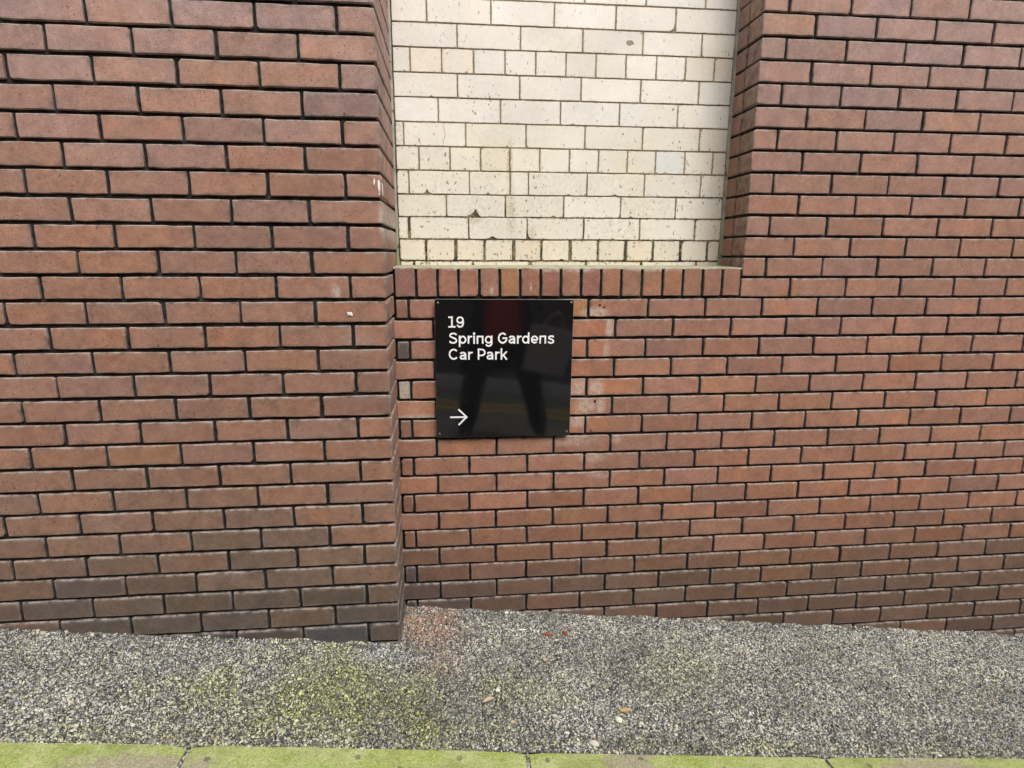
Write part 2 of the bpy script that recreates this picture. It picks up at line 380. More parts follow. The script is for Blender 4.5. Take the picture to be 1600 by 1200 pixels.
def brick(name, parent, mat, color, ctr, w, h, N, depth, jit=0.0008, bev=0.0023, chips=0.12, notches=(), proud=0.0, P=None, tilt=0.004, rimw=0.011):
    """one brick: face centred at ctr, w along the wall, h up, N outward ('-y' or '+x' or '-x'), depth into the wall"""
    U, Nn = {'-y': (Vector((1, 0, 0)), Vector((0, -1, 0))), '+x': (Vector((0, 1, 0)), Vector((1, 0, 0))), '-x': (Vector((0, -1, 0)), Vector((-1, 0, 0)))}[N]
    V = Vector((0, 0, 1))
    P = P or outline_rect(w, h, jit, chips, notches)
    n = len(P); A = P; B = inset(P, bev)
    ta, tb = random.uniform(-tilt, tilt), random.uniform(-tilt, tilt)
    off = lambda q: proud + ta * q[0] + tb * q[1]
    verts = []; rim = []; arr = []
    def ring(pts, dep, r, a):
        for q in pts:
            verts.append(U * q[0] + V * q[1] + Nn * (dep + (off(q) if dep > -0.03 else 0))); rim.append(r); arr.append(a * (1.0 if q[1] > h / 2 - .006 else 0.38))  # top edge coloured palest, as if catching light from above
    lo = 0.22 if notches else 0.95
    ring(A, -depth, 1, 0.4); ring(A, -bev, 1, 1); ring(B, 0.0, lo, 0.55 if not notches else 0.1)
    rings = 3
    if not notches and min(w, h) > 0.03:
        mu, mv = w / 2 - rimw, h / 2 - rimw
        ring([(max(-mu, min(mu, q[0])), max(-mv, min(mv, q[1]))) for q in B], 0.0, 0.0, 0.0)
        # keep inner ring points apart
        rings = 4
    faces = []
    for r in range(rings - 1):
        for i in range(n):
            k = (i + 1) % n
            faces.append((r * n + i, r * n + k, (r + 1) * n + k, (r + 1) * n + i))
    if rings == 4:
        # cap: drop coincident points of the inner ring
        cap = []; last = None
        for i in range(n):
            q = verts[3 * n + i]
            if last is None or (q - last).length > 1e-4: cap.append(3 * n + i); last = q
        if (verts[cap[0]] - verts[cap[-1]]).length <= 1e-4: cap.pop()
        faces.append(tuple(cap))
    else:
        faces.append(tuple((rings - 1) * n + i for i in range(n)))
    pl = parent.location if parent else Vector((0, 0, 0))
    if N == '-y' and False: pass
    me = bpy.data.meshes.new(name); me.from_pydata(verts, [], faces); me.update(); me.materials.append(mat)
    a1 = me.attributes.new('rim', 'FLOAT', 'POINT'); a1.data.foreach_set('value', rim)
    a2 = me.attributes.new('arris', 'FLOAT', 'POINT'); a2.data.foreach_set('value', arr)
    o = bpy.data.objects.new(name, me); C.objects.link(o); o.parent = parent
    o.location = Vector(ctr) - pl
    o.color = (*color, 1)
    return o

def vary(c, k=0.07, hue=0.03):
    b = 1 + random.gauss(0, k); h = random.gauss(0, hue)
    return (c[0] * b * (1 + h * 0.6), c[1] * b, c[2] * b * (1 - h))
ALB = 0.90
def ramp(table, t):
    ks = sorted(table)
    if t <= ks[0]: return lin(table[ks[0]])
    for a, b in zip(ks, ks[1:]):
        if t <= b:
            f = (t - a) / (b - a); A, B = lin(table[a]), lin(table[b])
            return tuple(x + (y - x) * f for x, y in zip(A, B))
    return lin(table[ks[-1]])

# ------------------------------------------------------------------ the ground
def ease(x):
    s = 1 if x >= 0 else -1; a = abs(x)
    return x if a < 2.8 else s * (2.8 + 1.5 * (1 - math.exp(-(a - 2.8) / 1.5)))
def gz(x, y):
    return -1.239 - 0.1106 * ease(x) - 0.0371 * max(-1.0, min(0.3, y))
PIER_X, PIER_Y, RP_X = -0.1438, -0.25, 1.15
KB = -0.733                                          # back edge of the kerb
def grid(name, xs, ys, zf, mat):
    v = [(x, y, zf(x, y)) for y in ys for x in xs]; n = len(xs)
    f = [(j * n + i, j * n + i + 1, (j + 1) * n + i + 1, (j + 1) * n + i) for j in range(len(ys) - 1) for i in range(n - 1)]
    return mesh_obj(name, v, f, mat)
def pave_z(x, y):
    e = math.exp(-((0 - y) / 0.022) ** 2) if y > -.1 else 0.0
    if x < PIER_X + .02: e = max(e, math.exp(-((PIER_Y - y) / 0.018) ** 2))
    edge = e * max(0, 0.006 + 0.012 * mnoise.noise(Vector((x * 16, y * 9, 5.5))))
    return gz(x, y) - 0.002 + edge + 0.0035 * (mnoise.noise(Vector((x * 3, y * 3, 0.3)))) + 0.002 * mnoise.noise(Vector((x * 11, y * 11, 2.3)))
fx = list(np.linspace(-60, -4, 15)) + list(np.linspace(-3.8, 4.6, 260)) + list(np.linspace(5, 60, 15))
pav = prop(grid('pavement', fx, list(np.linspace(KB - 0.005, 0.1, 34)), pave_z, M['pavement']), kind='structure')
def road_z(x, y): return gz(x, -0.9) - 0.09 - 0.02 * min(1, abs(y + 2.6) / 1.7)
road = prop(grid('road', fx[::3], [-4.45, -4.2, -3.6, -2.6, -1.6, -1.0, -0.86], road_z, M['road']), kind='structure')
for o_, y0 in ((0, -3.62), (0, -3.86)):              # double yellow lines by the far kerb
    ys = [y0, y0 + 0.09]
    yl = grid('yellow_line', list(np.linspace(-14, 14, 60)), ys, lambda x, y: road_z(x, y) + 0.004, M['yellow']); yl.parent = road
far = prop(grid('far_pavement', fx[::3], [-60, -20, -7, -4.58], lambda x, y: gz(x, -0.9) + 0.02, M['pavement']), kind='structure')
fk = empty('far_kerb', (0, -4.5, gz(0, -0.9))); prop(fk, kind='structure')
for i in range(-8, 8):
    x0, x1 = i * 0.915 + 0.2, i * 0.915 + 1.108
    m = MB(); z0, z1 = gz(x0, -0.9) + 0.025, gz(x1, -0.9) + 0.025
    m.add([(x0, -4.58, z0 - .2), (x1, -4.58, z1 - .2), (x1, -4.44, z1 - .2), (x0, -4.44, z0 - .2), (x0, -4.58, z0), (x1, -4.58, z1), (x1, -4.45, z1), (x0, -4.45, z0)], box_vf(0, 1, 0, 1, 0, 1)[1])
    m.build('kerb_stone', M['grey_kerb'], fk, (0, -4.5, gz(0, -0.9))).location = (0, 0, 0)

# near kerb: mossy stones end to end
kerb = empty('kerb', (0.0, -0.81, gz(0, -0.81))); prop(kerb, kind='structure')
KJ = 0.2565
for i in range(-4, 5):
    x0 = KJ + 0.006 + i * 0.92; x1 = x0 + 0.908
    nx, top = 22, []
    sec = [(-0.002, -0.16), (0.0, -0.004), (-0.004, 0.0), (-0.05, 0.001), (-0.10, 0.0), (-0.128, -0.004), (-0.14, -0.016), (-0.145, -0.19)]
    v = []
    for a in range(nx + 1):
        t = a / nx; x = x0 + (x1 - x0) * t
        e = 0.006 * max(0, 1 - t * 40, 1 - (1 - t) * 40)
        for b, (dy, dz) in enumerate(sec):
            wob = 0.0035 * mnoise.noise(Vector((x * 6, b * 0.4, 4.2))) if b < 3 else 0.0015 * mnoise.noise(Vector((x * 9, b, 1)))
            y = KB + dy + wob - 0.004 * math.sin(x * 2.2)
            v.append((x, y, gz(x, y) + dz - e + (0.0012 * mnoise.noise(Vector((x * 14, y * 14, 7))) if 0 < b < 7 else 0)))
    k = len(sec); f = [(a * k + b, (a + 1) * k + b, (a + 1) * k + b + 1, a * k + b + 1) for a in range(nx) for b in range(k - 1)]
    f += [tuple(range(k)), tuple(nx * k + b for b in reversed(range(k)))]
    L = kerb.location
    mesh_obj('kerb_stone', [(a - L.x, b - L.y, c - L.z) for a, b, c in v], f, M['kerb'], kerb)
mb = MB()                                           # dirt bed under the stones and in their joints
for a in range(40):
    x0 = -4 + a * 0.22; x1 = x0 + 0.22
    z0, z1 = gz(x0, -0.8) - 0.012, gz(x1, -0.8) - 0.012
    mb.add([(x0, -0.872, z0 - .2), (x1, -0.872, z1 - .2), (x1, KB + .01, z1 - .2), (x0, KB + .01, z0 - .2), (x0, -0.872, z0), (x1, -0.872, z1), (x1, KB + .01, z1), (x0, KB + .01, z0)], box_vf(0, 1, 0, 1, 0, 1)[1])
L = kerb.location; bed = mb.build('kerb_bed', M['pavement'], kerb, tuple(L)); bed.location = (0, 0, 0)

# stone chippings of the pavement, real little stones
def chippings():
    sp = 0.0049
    X, Y = np.meshgrid(np.arange(-1.95, 2.75, sp), np.arange(KB - 0.002, 0.002, sp))
    X = X + (np.arange(X.shape[0]) % 2)[:, None] * sp / 2
    X = X.ravel() + rng.uniform(-.38, .38, X.size) * sp; Y = Y.ravel() + rng.uniform(-.38, .38, Y.size) * sp
    keep = ~((X < PIER_X + 0.001) & (Y > PIER_Y - 0.001)) & (rng.random(X.size) < 0.90)
    X, Y = X[keep], Y[keep]
    # a few stones in the kerb joints
    for i in range(-2, 3):
        k = 70; jx = KJ + i * 0.92 + rng.uniform(-.005, .005, k); jy = rng.uniform(-0.872, KB, k)
        X = np.r_[X, jx]; Y = np.r_[Y, jy]
    n = X.size
    r = sp * rng.lognormal(-0.64, 0.36, n).clip(0.22, 1.3)
    Z = np.array([pave_z(a, b) if b > KB - .003 else gz(a, b) - 0.010 for a, b in zip(X, Y)])
    def nz(s, ox=0.0, oy=0.0):
        return np.array([mnoise.noise(Vector((a * s + ox, b * s + oy, 0.7))) for a, b in zip(X, Y)])
    n1 = nz(2.6); n2 = nz(9, 5, 3); n3 = nz(4.5, 11, 8)
    u = rng.random(n)
    pal = np.array([lin(c) for c in ((226, 220, 204), (190, 186, 172), (206, 196, 156), (152, 150, 142), (118, 116, 112), (84, 84, 84), (58, 58, 60), (196, 200, 206), (164, 150, 128))])
    pr = np.array([.19, .20, .09, .16, .12, .10, .07, .05, .04])
    col = pal[rng.choice(len(pal), n, p=pr / pr.sum())] * rng.uniform(.82, 1.12, n)[:, None]
    col *= (1 + 0.28 * n2 + 0.20 * n1 + 0.18 * n3)[:, None] * np.array([.93, .955, .985])
    # moss between the stones on the left, brick dust by the corner of the pier, pale lime wash by the pier foot
    moss = np.clip(1.22 - np.hypot((X + 0.26) / 0.52, (Y + 0.57) / 0.24) + 0.9 * n3 + 0.6 * n2, 0, 1)
    moss = np.maximum(moss, 0.8 * np.clip(1.2 - np.hypot((X + 0.36) / 0.12, (Y + 0.30) / 0.06) + .5 * n2, 0, 1))
    moss = np.maximum(moss, 0.5 * np.clip(.9 - np.abs(Y + 0.70) / 0.05 + 0.9 * n3, 0, 1))
    moss = np.maximum(moss, 0.35 * np.clip(1.1 - np.hypot((X - 0.85) / 0.25, (Y + 0.33) / 0.2) + .8 * n3, 0, 1))
    mz = (moss * (rng.random(n) < 0.85) * 0.95)[:, None]
    col = col * (1 - mz) + mz * col * np.array([0.84, 0.89, 0.46])
    dk = (moss * (rng.random(n) < .3))[:, None]; col = col * (1 - .6 * dk) + dk * .6 * np.array(lin((92, 94, 56)))
    red = np.clip(1.25 - np.hypot((X + 0.05) / 0.16, (Y + 0.11) / 0.16) + .5 * n2, 0, 1) + 0.35 * np.clip(1 - np.hypot((X - .02) / .14, (Y + .36) / .12) + .5 * n3, 0, 1)
    rz = (np.clip(red, 0, 1) * (rng.random(n) < .74) * 0.9)[:, None]
    col = col * (1 - rz) + rz * (col * .35 + np.array(lin((184, 124, 90))) * .66)
    lime = np.clip(1.1 - np.hypot((X + 0.20) / 0.13, (Y + 0.31) / 0.055) + .4 * n2, 0, 1) * (rng.random(n) < .6)
    col = col * (1 - .5 * lime[:, None]) + .5 * lime[:, None] * np.array(lin((186, 188, 196)))
    col = np.clip(col * 0.92, 0.01, 0.85)
    # geometry: 5-sided flat-topped stones
    k = 5; ang = rng.uniform(0, 2 * np.pi, n)[:, None] + np.arange(k)[None] * 2 * np.pi / k + rng.uniform(-.35, .35, (n, k))
    rr = r[:, None] * rng.uniform(.75, 1.2, (n, k)); el = rng.uniform(.75, 1.25, n)[:, None]
    bx, by = X[:, None] + rr * np.cos(ang) * el, Y[:, None] + rr * np.sin(ang) / el
    hgt = r * rng.uniform(.35, .95, n)
    t = rng.uniform(.55, .8, n)[:, None]
    tx, ty = X[:, None] + (bx - X[:, None]) * t, Y[:, None] + (by - Y[:, None]) * t
    sx, sy = rng.normal(0, .22, n)[:, None], rng.normal(0, .22, n)[:, None]
    tz = Z[:, None] + hgt[:, None] + sx * (tx - X[:, None]) + sy * (ty - Y[:, None])
    bz = np.repeat((Z - .0025)[:, None], k, 1)
    co = np.concatenate([np.stack([bx, by, bz], 2), np.stack([tx, ty, tz], 2)], 1).reshape(-1, 3)
    base = np.arange(n)[:, None] * 2 * k
    quads = np.stack([np.stack([np.full(1, i), np.full(1, (i + 1) % k), np.full(1, k + (i + 1) % k), np.full(1, k + i)], 1) for i in range(k)], 1).reshape(1, k * 4)
    loops = np.concatenate([base + quads, base + k + np.arange(k)[None]], 1).ravel()
    starts = (np.arange(n)[:, None] * (5 * k) + np.r_[np.arange(k) * 4, k * 4][None]).ravel()
    me = bpy.data.meshes.new('stone_chippings')
    me.vertices.add(co.shape[0]); me.vertices.foreach_set('co', co.ravel().astype(np.float32))
    me.loops.add(loops.size); me.loops.foreach_set('vertex_index', loops.astype(np.int32))
    me.polygons.add(starts.size); me.polygons.foreach_set('loop_start', starts.astype(np.int32))
    me.update(calc_edges=True); me.validate()
    ca = me.attributes.new('Col', 'FLOAT_COLOR', 'POINT')
    cc = np.ones((n, 2 * k, 4), np.float32); cc[:, :, :3] = col[:, None, :]
    ca.data.foreach_set('color', cc.ravel())
    me.materials.append(M['chip'])
    o = bpy.data.objects.new('stone_chippings', me); C.objects.link(o); o.parent = pav
    prop(o, kind='stuff')
chippings()

# ------------------------------------------------------------------ red brick wall with brick-on-edge coping
TOPZ = 3.3
def mortar_sheet(m, x0, x1, y, z0, z1, amp=0.0032, st=0.011, sx=None):
    """uneven raked mortar face; sx = +1/-1 makes a face at x0 looking along x from y to z-range, x1 = far y"""
    nx_ = max(2, int(abs(x1 - x0) / st)); nz_ = max(2, int((z1 - z0) / st)); v = []
    for j in range(nz_ + 1):
        for i in range(nx_ + 1):
            x = x0 + (x1 - x0) * i / nx_; z = z0 + (z1 - z0) * j / nz_
            d = amp * mnoise.noise(Vector((x * 38, z * 38, y * 9))) + amp * .6 * mnoise.noise(Vector((x * 90, z * 90, 3)))
            v.append((x, y + d, z))
    k = nx_ + 1
    m.add(v, [(j * k + i, j * k + i + 1, (j + 1) * k + i + 1, (j + 1) * k + i) for j in range(nz_) for i in range(nx_)])
wall = empty('red_brick_wall', (1.2, 0.05, -1.37))
prop(wall, 'low red brick wall with black joints and brick-on-edge top behind the black sign', 'wall')
WL = tuple(wall.location)
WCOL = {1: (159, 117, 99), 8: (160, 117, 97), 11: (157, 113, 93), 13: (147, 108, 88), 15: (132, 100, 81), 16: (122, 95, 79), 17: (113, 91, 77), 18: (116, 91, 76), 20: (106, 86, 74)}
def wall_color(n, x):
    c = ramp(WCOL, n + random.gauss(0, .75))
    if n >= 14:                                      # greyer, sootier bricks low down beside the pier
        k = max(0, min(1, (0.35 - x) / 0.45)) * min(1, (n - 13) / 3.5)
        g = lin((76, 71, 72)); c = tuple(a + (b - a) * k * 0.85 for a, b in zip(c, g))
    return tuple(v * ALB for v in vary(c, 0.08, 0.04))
XL, XR = PIER_X + 0.004, 2.80
G = 0.0095
for n in range(1, 23):
    zt = -0.075 * (n - 1) + random.uniform(-.0008, .0008)
    if n % 2 == 0:
        js = [XL - 0.03, -0.003] + [-0.003 + 0.2245 * k for k in range(1, 13)]
    else:
        js = [XL - 0.001, -0.0935] + [0.118 + 0.2245 * k for k in range(0, 12)]
    js = [j + (random.uniform(-.002, .002) if 0 < i else 0) for i, j in enumerate(js) if j < XR - 0.03] + [XR + G / 2 + 0.001]
    js[0] = max(js[0], PIER_X - 0.02)
    for a, b in zip(js, js[1:]):
        if zt < gz(b, 0) - 0.02: continue
        w = b - a - G + random.uniform(-.001, .001); h = 0.0645 + random.uniform(-.0008, .0008)
        cx = (a + b) / 2
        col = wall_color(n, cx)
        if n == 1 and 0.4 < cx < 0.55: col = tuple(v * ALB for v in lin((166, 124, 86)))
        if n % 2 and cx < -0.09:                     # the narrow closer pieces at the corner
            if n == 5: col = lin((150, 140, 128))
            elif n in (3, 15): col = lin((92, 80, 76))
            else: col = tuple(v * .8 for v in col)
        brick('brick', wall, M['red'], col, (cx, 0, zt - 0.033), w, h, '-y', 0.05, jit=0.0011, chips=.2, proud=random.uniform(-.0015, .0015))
# coping
cj = [PIER_X + 0.003, -0.0632, .0132, .088, .1627, .2365, .3114, .3865, .4608, .5356, .6097, .6858, .7643, .8434, .9207, .9975, 1.0735, RP_X - 0.003]
CC = [(150, 108, 94), (156, 112, 95), (160, 113, 94), (158, 113, 94), (154, 113, 96), (164, 116, 84), (156, 110, 92), (150, 104, 88), (156, 112, 90), (152, 104, 88), (160, 114, 90), (152, 112, 92), (154, 112, 90), (158, 112, 88), (154, 112, 90), (150, 108, 90), (156, 112, 92)]
for i, (a, b) in enumerate(zip(cj, cj[1:])):
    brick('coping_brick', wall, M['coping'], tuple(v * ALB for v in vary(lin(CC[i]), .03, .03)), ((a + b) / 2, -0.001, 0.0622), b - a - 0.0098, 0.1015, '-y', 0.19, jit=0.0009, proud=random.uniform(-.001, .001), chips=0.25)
m = MB(); m.box(PIER_X - 0.02, RP_X + 0.02, 0.019, 0.21, -2.0, 0.1125); m.box(RP_X + 0.02, 3.1, 0.019, 0.21, -2.0, -0.004)
mortar_sheet(m, PIER_X + .006, 2.8, 0.0105, -1.62, 0.010); mortar_sheet(m, PIER_X + .006, RP_X + .01, 0.0105, 0.010, 0.1115); m.build('mortar', M['black_mortar'], wall, WL).location = (0, 0, 0)
# pale mortar ledge on the coping
v, f = [], []
nx = 90
for i in range(nx + 1):
    x = PIER_X + 0.002 + (RP_X - PIER_X - 0.004) * i / nx
    w1 = 0.0022 * mnoise.noise(Vector((x * 28, 0, 0))); w2 = 0.0014 * mnoise.noise(Vector((x * 60, 3, 0)))
    v += [(x, 0.0005 + abs(w1), 0.1095 + w2), (x, 0.003 + w1, 0.1148 + w2 * .5), (x, 0.09, 0.1172 + w1 * .4), (x, 0.199, 0.1195 + w2)]
f = [(i * 4 + j, (i + 1) * 4 + j, (i + 1) * 4 + j + 1, i * 4 + j + 1) for i in range(nx) for j in range(3)]
m = MB(); m.add(v, f); m.build('mortar_ledge', M['flaunch'], wall, WL).location = (0, 0, 0)
# drilled holes left in two bricks
for (x, z, r) in ((0.608, -0.0215, 0.0042), (0.6245, -0.0295, 0.0035), (0.601, -0.3885, 0.0050), (0.59, -0.503, 0.003)):
    m = MB(); q = [(x + r * random.uniform(.8, 1.2) * math.cos(t), -0.0034, z + r * random.uniform(.8, 1.2) * math.sin(t)) for t in np.arange(9) * 2 * math.pi / 9]
    q2 = [(x + (a - x) * .8, 0.010, z + (c - z) * .8) for a, _, c in q]
    m.add(q + q2, [(i, (i + 1) % 9, 9 + (i + 1) % 9, 9 + i) for i in range(9)] + [tuple(range(9))])
    m.build('drill_hole', M['hole'], wall, WL).location = (0, 0, 0)

# ------------------------------------------------------------------ cream glazed brick wall
CY = 0.20
gw = empty('glazed_brick_wall', (0.45, 0.3, 0.0)); GL = tuple(gw.location)
prop(gw, 'cream glazed brick wall with chipped pitted faces above the red brick wall', 'wall')
CZ = [1.1335, 1.0536, 0.9708, 0.8894, 0.8054, 0.7226, 0.6377, 0.5531, 0.4677, 0.3818, 0.2998, 0.2168, 0.1354, 0.056]
CJ = {0: [-.122, .108, .337, .563, .793], 1: [-.009, .221, .452, .682, .909], 2: [.098, .329, .56, .788], 3: [-.072, .041, .157, .272, .386, .499, .612, .727, .844, .957],
      4: [.097, .327, .558, .787], 5: [.025, .255, .482, .709, .937], 6: [-.104, .125, .352, .578, .803], 7: [-.05, .065, .18, .29, .405, .52, .633, .747, .859, .976],
      8: [-.09, .137, .292, .363, .591, .819], 9: [.049, .274, .501, .728, .95], 10: [-.097, .132, .359, .583, .808], 11: [-.032, .08, .193, .305, .416, .529, .642, .753, .867, .979],
      12: [-.079, .147, .374, .596, .822]}
NOTCH = {(9, .154): (.052, .030), (8, -.021): (.036, .016), (8, .206): (.022, .008), (6, .828): (.040, .015), (10, .225): (.05, .011), (7, -.065): (.02, .007), (8, .52): (.03, .005),
         (9, .46): (.03, .006), (6, .28): (.02, .006), (4, -.0): (.02, .005), (3, .52): (.012, .005), (8, .70): (.04, .006), (9, .77): (.025, .007), (10, .70): (.018, .006), (11, .34): (.05, .006), (11, .5): (.03, .006), (5, .53): (.02, .005), (2, .44): (.02, .004)}
for k in range(13):
    ex = list(CJ[k]); st_ = .1135 if k in (3, 7, 11) else .2275
    while ex[-1] + st_ < RP_X - .03: ex.append(ex[-1] + st_)
    js = [PIER_X + 0.009] + ex + [RP_X - 0.006]
    if js[1] - js[0] < 0.02: js.pop(0)
    zt, zb = CZ[k], CZ[k + 1]
    for i, (a, b) in enumerate(zip(js, js[1:])):
        g = 0.0052 if k < 11 else 0.0085
        ga = 0.016 if (k == 10 and abs(a + .097) < .002) or (k == 11 and i > 0 and i % 2 == 0) else g
        w = b - a - (g + ga) / 2; cx = (a + b) / 2 + (ga - g) / 4
        base = (236, 231, 222) if k < 6 else (236, 230, 216) if k < 11 else (233, 223, 206)
        if k in (3, 7) and random.random() < .2: base = (235, 227, 213)
        if k == 7 and abs(cx - .918) < .03: base = (233, 231, 224)
        nt = [(nx_ - cx, *d) for (kk, nx_), d in NOTCH.items() if kk == k and abs(nx_ - cx) + d[0] / 2 < w / 2 - .003]
        h = zt - zb - (0.0048 if k < 11 else 0.0062)
        P = None
        if k == 1 and abs(b - .909) < .002:          # rounded, broken lower right corner
            u0, u1, v0, v1 = -w / 2, w / 2, -h / 2, h / 2
            P = [(u0 + .002, v0), (0, v0 - .0005), (u1 - .022, v0), (u1 - .010, v0 + .005), (u1 - .003, v0 + .014), (u1, v0 + .03), (u1, v1 - .002), (u1 - .002, v1), (0, v1), (u0 + .002, v1), (u0, v1 - .002), (u0, v0 + .002)]
        if k == 10 and abs(a - .359) < .002:         # rounded lower left corner
            u0, u1, v0, v1 = -w / 2, w / 2, -h / 2, h / 2
            P = [(u0 + .014, v0), (0, v0 - .0005), (u1 - .002, v0), (u1, v0 + .002), (u1, v1 - .002), (u1 - .002, v1), (0, v1), (u0 + .002, v1), (u0, v1 - .002), (u0, v0 + .028), (u0 + .004, v0 + .010)]
        brick('glazed_brick', gw, M['glazed'], tuple(v * 0.86 for v in vary(lin(base), .028, .006)), (cx, CY, (zt + zb) / 2), w, h, '-y', 0.05,
              jit=0.0006 if k < 8 else 0.0010, bev=0.0014, chips=0.06 if k < 6 else 0.18, notches=nt, proud=random.uniform(-.0007, .0007), P=P, tilt=0.0035, rimw=0.006)
m = MB(); m.box(PIER_X - 0.02, RP_X + 0.02, CY + 0.0032, CY + 0.15, -0.2, TOPZ); m.build('mortar', M['cream_mortar'], gw, GL).location = (0, 0, 0)
# courses above the picture
m = MB(); z = CZ[0]; r = 0
while z < TOPZ - .09:
    x = PIER_X + .012 - (0.115 if r % 2 else 0); st = .2275 if r % 4 else .1137
    while x < RP_X - .01:
        a, b = max(x, PIER_X + .009), min(x + st - .0052, RP_X - .006)
        if b - a > .01: m.box(a, b, CY, CY + .05, z + .0024, z + .0814)
        x += st
    z += .0838; r += 1
o = m.build('upper_courses', M['glazed'], gw, GL); o.location = (0, 0, 0); o.color = (*[v * .86 for v in lin((236, 231, 222))], 1); prop(o, kind='stuff')
# hairline cracks in two bricks
for pts in ([(.040, .636), (.047, .612), (.049, .594), (.042, .574), (.040, .556)], [(.1555, .332), (.161, .350), (.164, .366), (.167, .381)], [(.153, .334), (.140, .322), (.128, .312)]):
    v = []
    for i, (x, z) in enumerate(pts):
        w_ = .0006 if 0 < i < len(pts) - 1 else .0003
        v += [(x - w_, CY - .0012, z), (x, CY - .0014, z), (x + w_, CY - .0012, z)]
    m = MB(); m.add(v, [(i * 3 + j, i * 3 + j + 1, i * 3 + j + 4, i * 3 + j + 3) for i in range(len(pts) - 1) for j in range(2)])
    m.build('crack', M['crack'], gw, GL).location = (0, 0, 0)
# mortar fillets in the two corners
for sx, xx in ((1, PIER_X), (-1, RP_X)):
    v = []
    for i in range(121):
        z = 0.118 + (TOPZ - .118) * (i / 120) ** 1.6
        w = 0.007 + 0.003 * mnoise.noise(Vector((z * 9, sx, 0))) + 0.004 * math.exp(-(z - .118) / .08); d = 0.013 + 0.005 * mnoise.noise(Vector((z * 7, 3, sx)))
        v += [(xx, CY - d, z), (xx + sx * w * .45, CY - d * .35, z), (xx + sx * w, CY + .002, z)]
    f = [(i * 3 + j, i * 3 + j + 1, (i + 1) * 3 + j + 1, (i + 1) * 3 + j) if sx > 0 else (i * 3 + j, (i + 1) * 3 + j, (i + 1) * 3 + j + 1, i * 3 + j + 1) for i in range(120) for j in range(2)]
    m = MB(); m.add(v, f); m.build('corner_fillet', M['fillet'], gw, GL).location = (0, 0, 0)

# ------------------------------------------------------------------ brick piers
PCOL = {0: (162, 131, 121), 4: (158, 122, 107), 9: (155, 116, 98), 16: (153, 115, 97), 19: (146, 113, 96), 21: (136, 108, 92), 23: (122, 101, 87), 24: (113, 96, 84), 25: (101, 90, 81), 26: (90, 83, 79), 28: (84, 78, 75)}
def make_pier(sgn, xc, xend, label):
    """sgn -1: the pier lies to the left of its corner xc; +1: to the right"""
    pier = empty('brick_pier', (xc + sgn * 0.4, PIER_Y + 0.1, gz(xc + sgn * .4, PIER_Y)))
    prop(pier, label, 'pier', 'brick piers either side of the cream wall')
    PL = tuple(pier.location); g = 0.0112; Nret = '+x' if sgn < 0 else '-x'
    for k in range(-1, 31):
        zt = 0.8505 - 0.0761 * k + random.uniform(-.001, .001); h = 0.0761 - g + random.uniform(-.0008, .0008); zc = zt - 0.0761 / 2 + g / 2
        def pc():
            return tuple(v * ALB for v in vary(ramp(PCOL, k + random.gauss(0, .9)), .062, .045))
        B = k % 2 == 0
        L0 = 0.1025 if B else 0.2150
        t = L0; segs = [(0.0, L0)]
        while t < abs(xend - xc):
            segs.append((t + g, t + g + 0.215)); t += 0.215 + g
        for i, (a, b) in enumerate(segs):
            a += random.uniform(-.0015, .0015) if i else 0; b += random.uniform(-.0015, .0015) if i else random.uniform(-.001, .001)
            if zt < gz(xc + sgn * a, PIER_Y) - .02 and zt < gz(xc + sgn * b, PIER_Y) - .02: continue
            dep = 0.05 if i else (0.215 if B else 0.1025)
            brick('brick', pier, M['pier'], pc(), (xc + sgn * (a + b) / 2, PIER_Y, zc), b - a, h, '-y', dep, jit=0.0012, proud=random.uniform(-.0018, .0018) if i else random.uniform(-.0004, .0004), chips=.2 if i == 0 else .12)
        # return face
        if zt < -1.36: continue
        y = PIER_Y + (0.215 if B else 0.1025) + 0.007; yend = CY if zc > 0.08 else 0.012
        while y < yend - .012:
            y1 = min(y + 0.215, yend + .0)
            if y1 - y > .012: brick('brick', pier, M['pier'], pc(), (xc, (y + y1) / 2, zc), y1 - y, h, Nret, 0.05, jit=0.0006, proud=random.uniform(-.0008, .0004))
            y = y1 + 0.007
    m = MB(); rec = 0.0125
    a, b = sorted((xc + sgn * 0.009, xend + sgn * .3))
    m.box(a, b, PIER_Y + rec + .007, CY + .15, -2.0, TOPZ); mortar_sheet(m, a, xc - .008, PIER_Y + .0105, -1.35, 1.05); m.build('mortar', M['black_mortar'], pier, PL).location = (0, 0, 0)
    m = MB(); z = 0.8505 + 0.0761 * 2 - .0761 + .01; r = 0
    z = 0.8505 + 0.0761 + g
    while z < TOPZ - .08:
        t = 0.0; L0 = 0.1025 if r % 2 == 0 else .215
        first = True
        while t < abs(xend - xc) + .2:
            L_ = L0 if first else .215
            q = sorted((xc + sgn * t, xc + sgn * (t + L_)))
            m.box(q[0], q[1], PIER_Y, PIER_Y + (.2 if first else .05), z - .0, z + .0661); t += L_ + g; first = False
        q = sorted((xc, xc + sgn * .05)); m.box(q[0], q[1], PIER_Y + .212, CY, z, z + .0661)
        z += .0761; r += 1
    o = m.build('upper_courses', M['pier'], pier, PL); o.location = (0, 0, 0); o.color = (*[v * ALB for v in lin((164, 132, 122))], 1); prop(o, kind='stuff')
    return pier
pierL = make_pier(-1, PIER_X, -1.62, 'red brick pier with black joints and white paint splashes, left of the black sign')
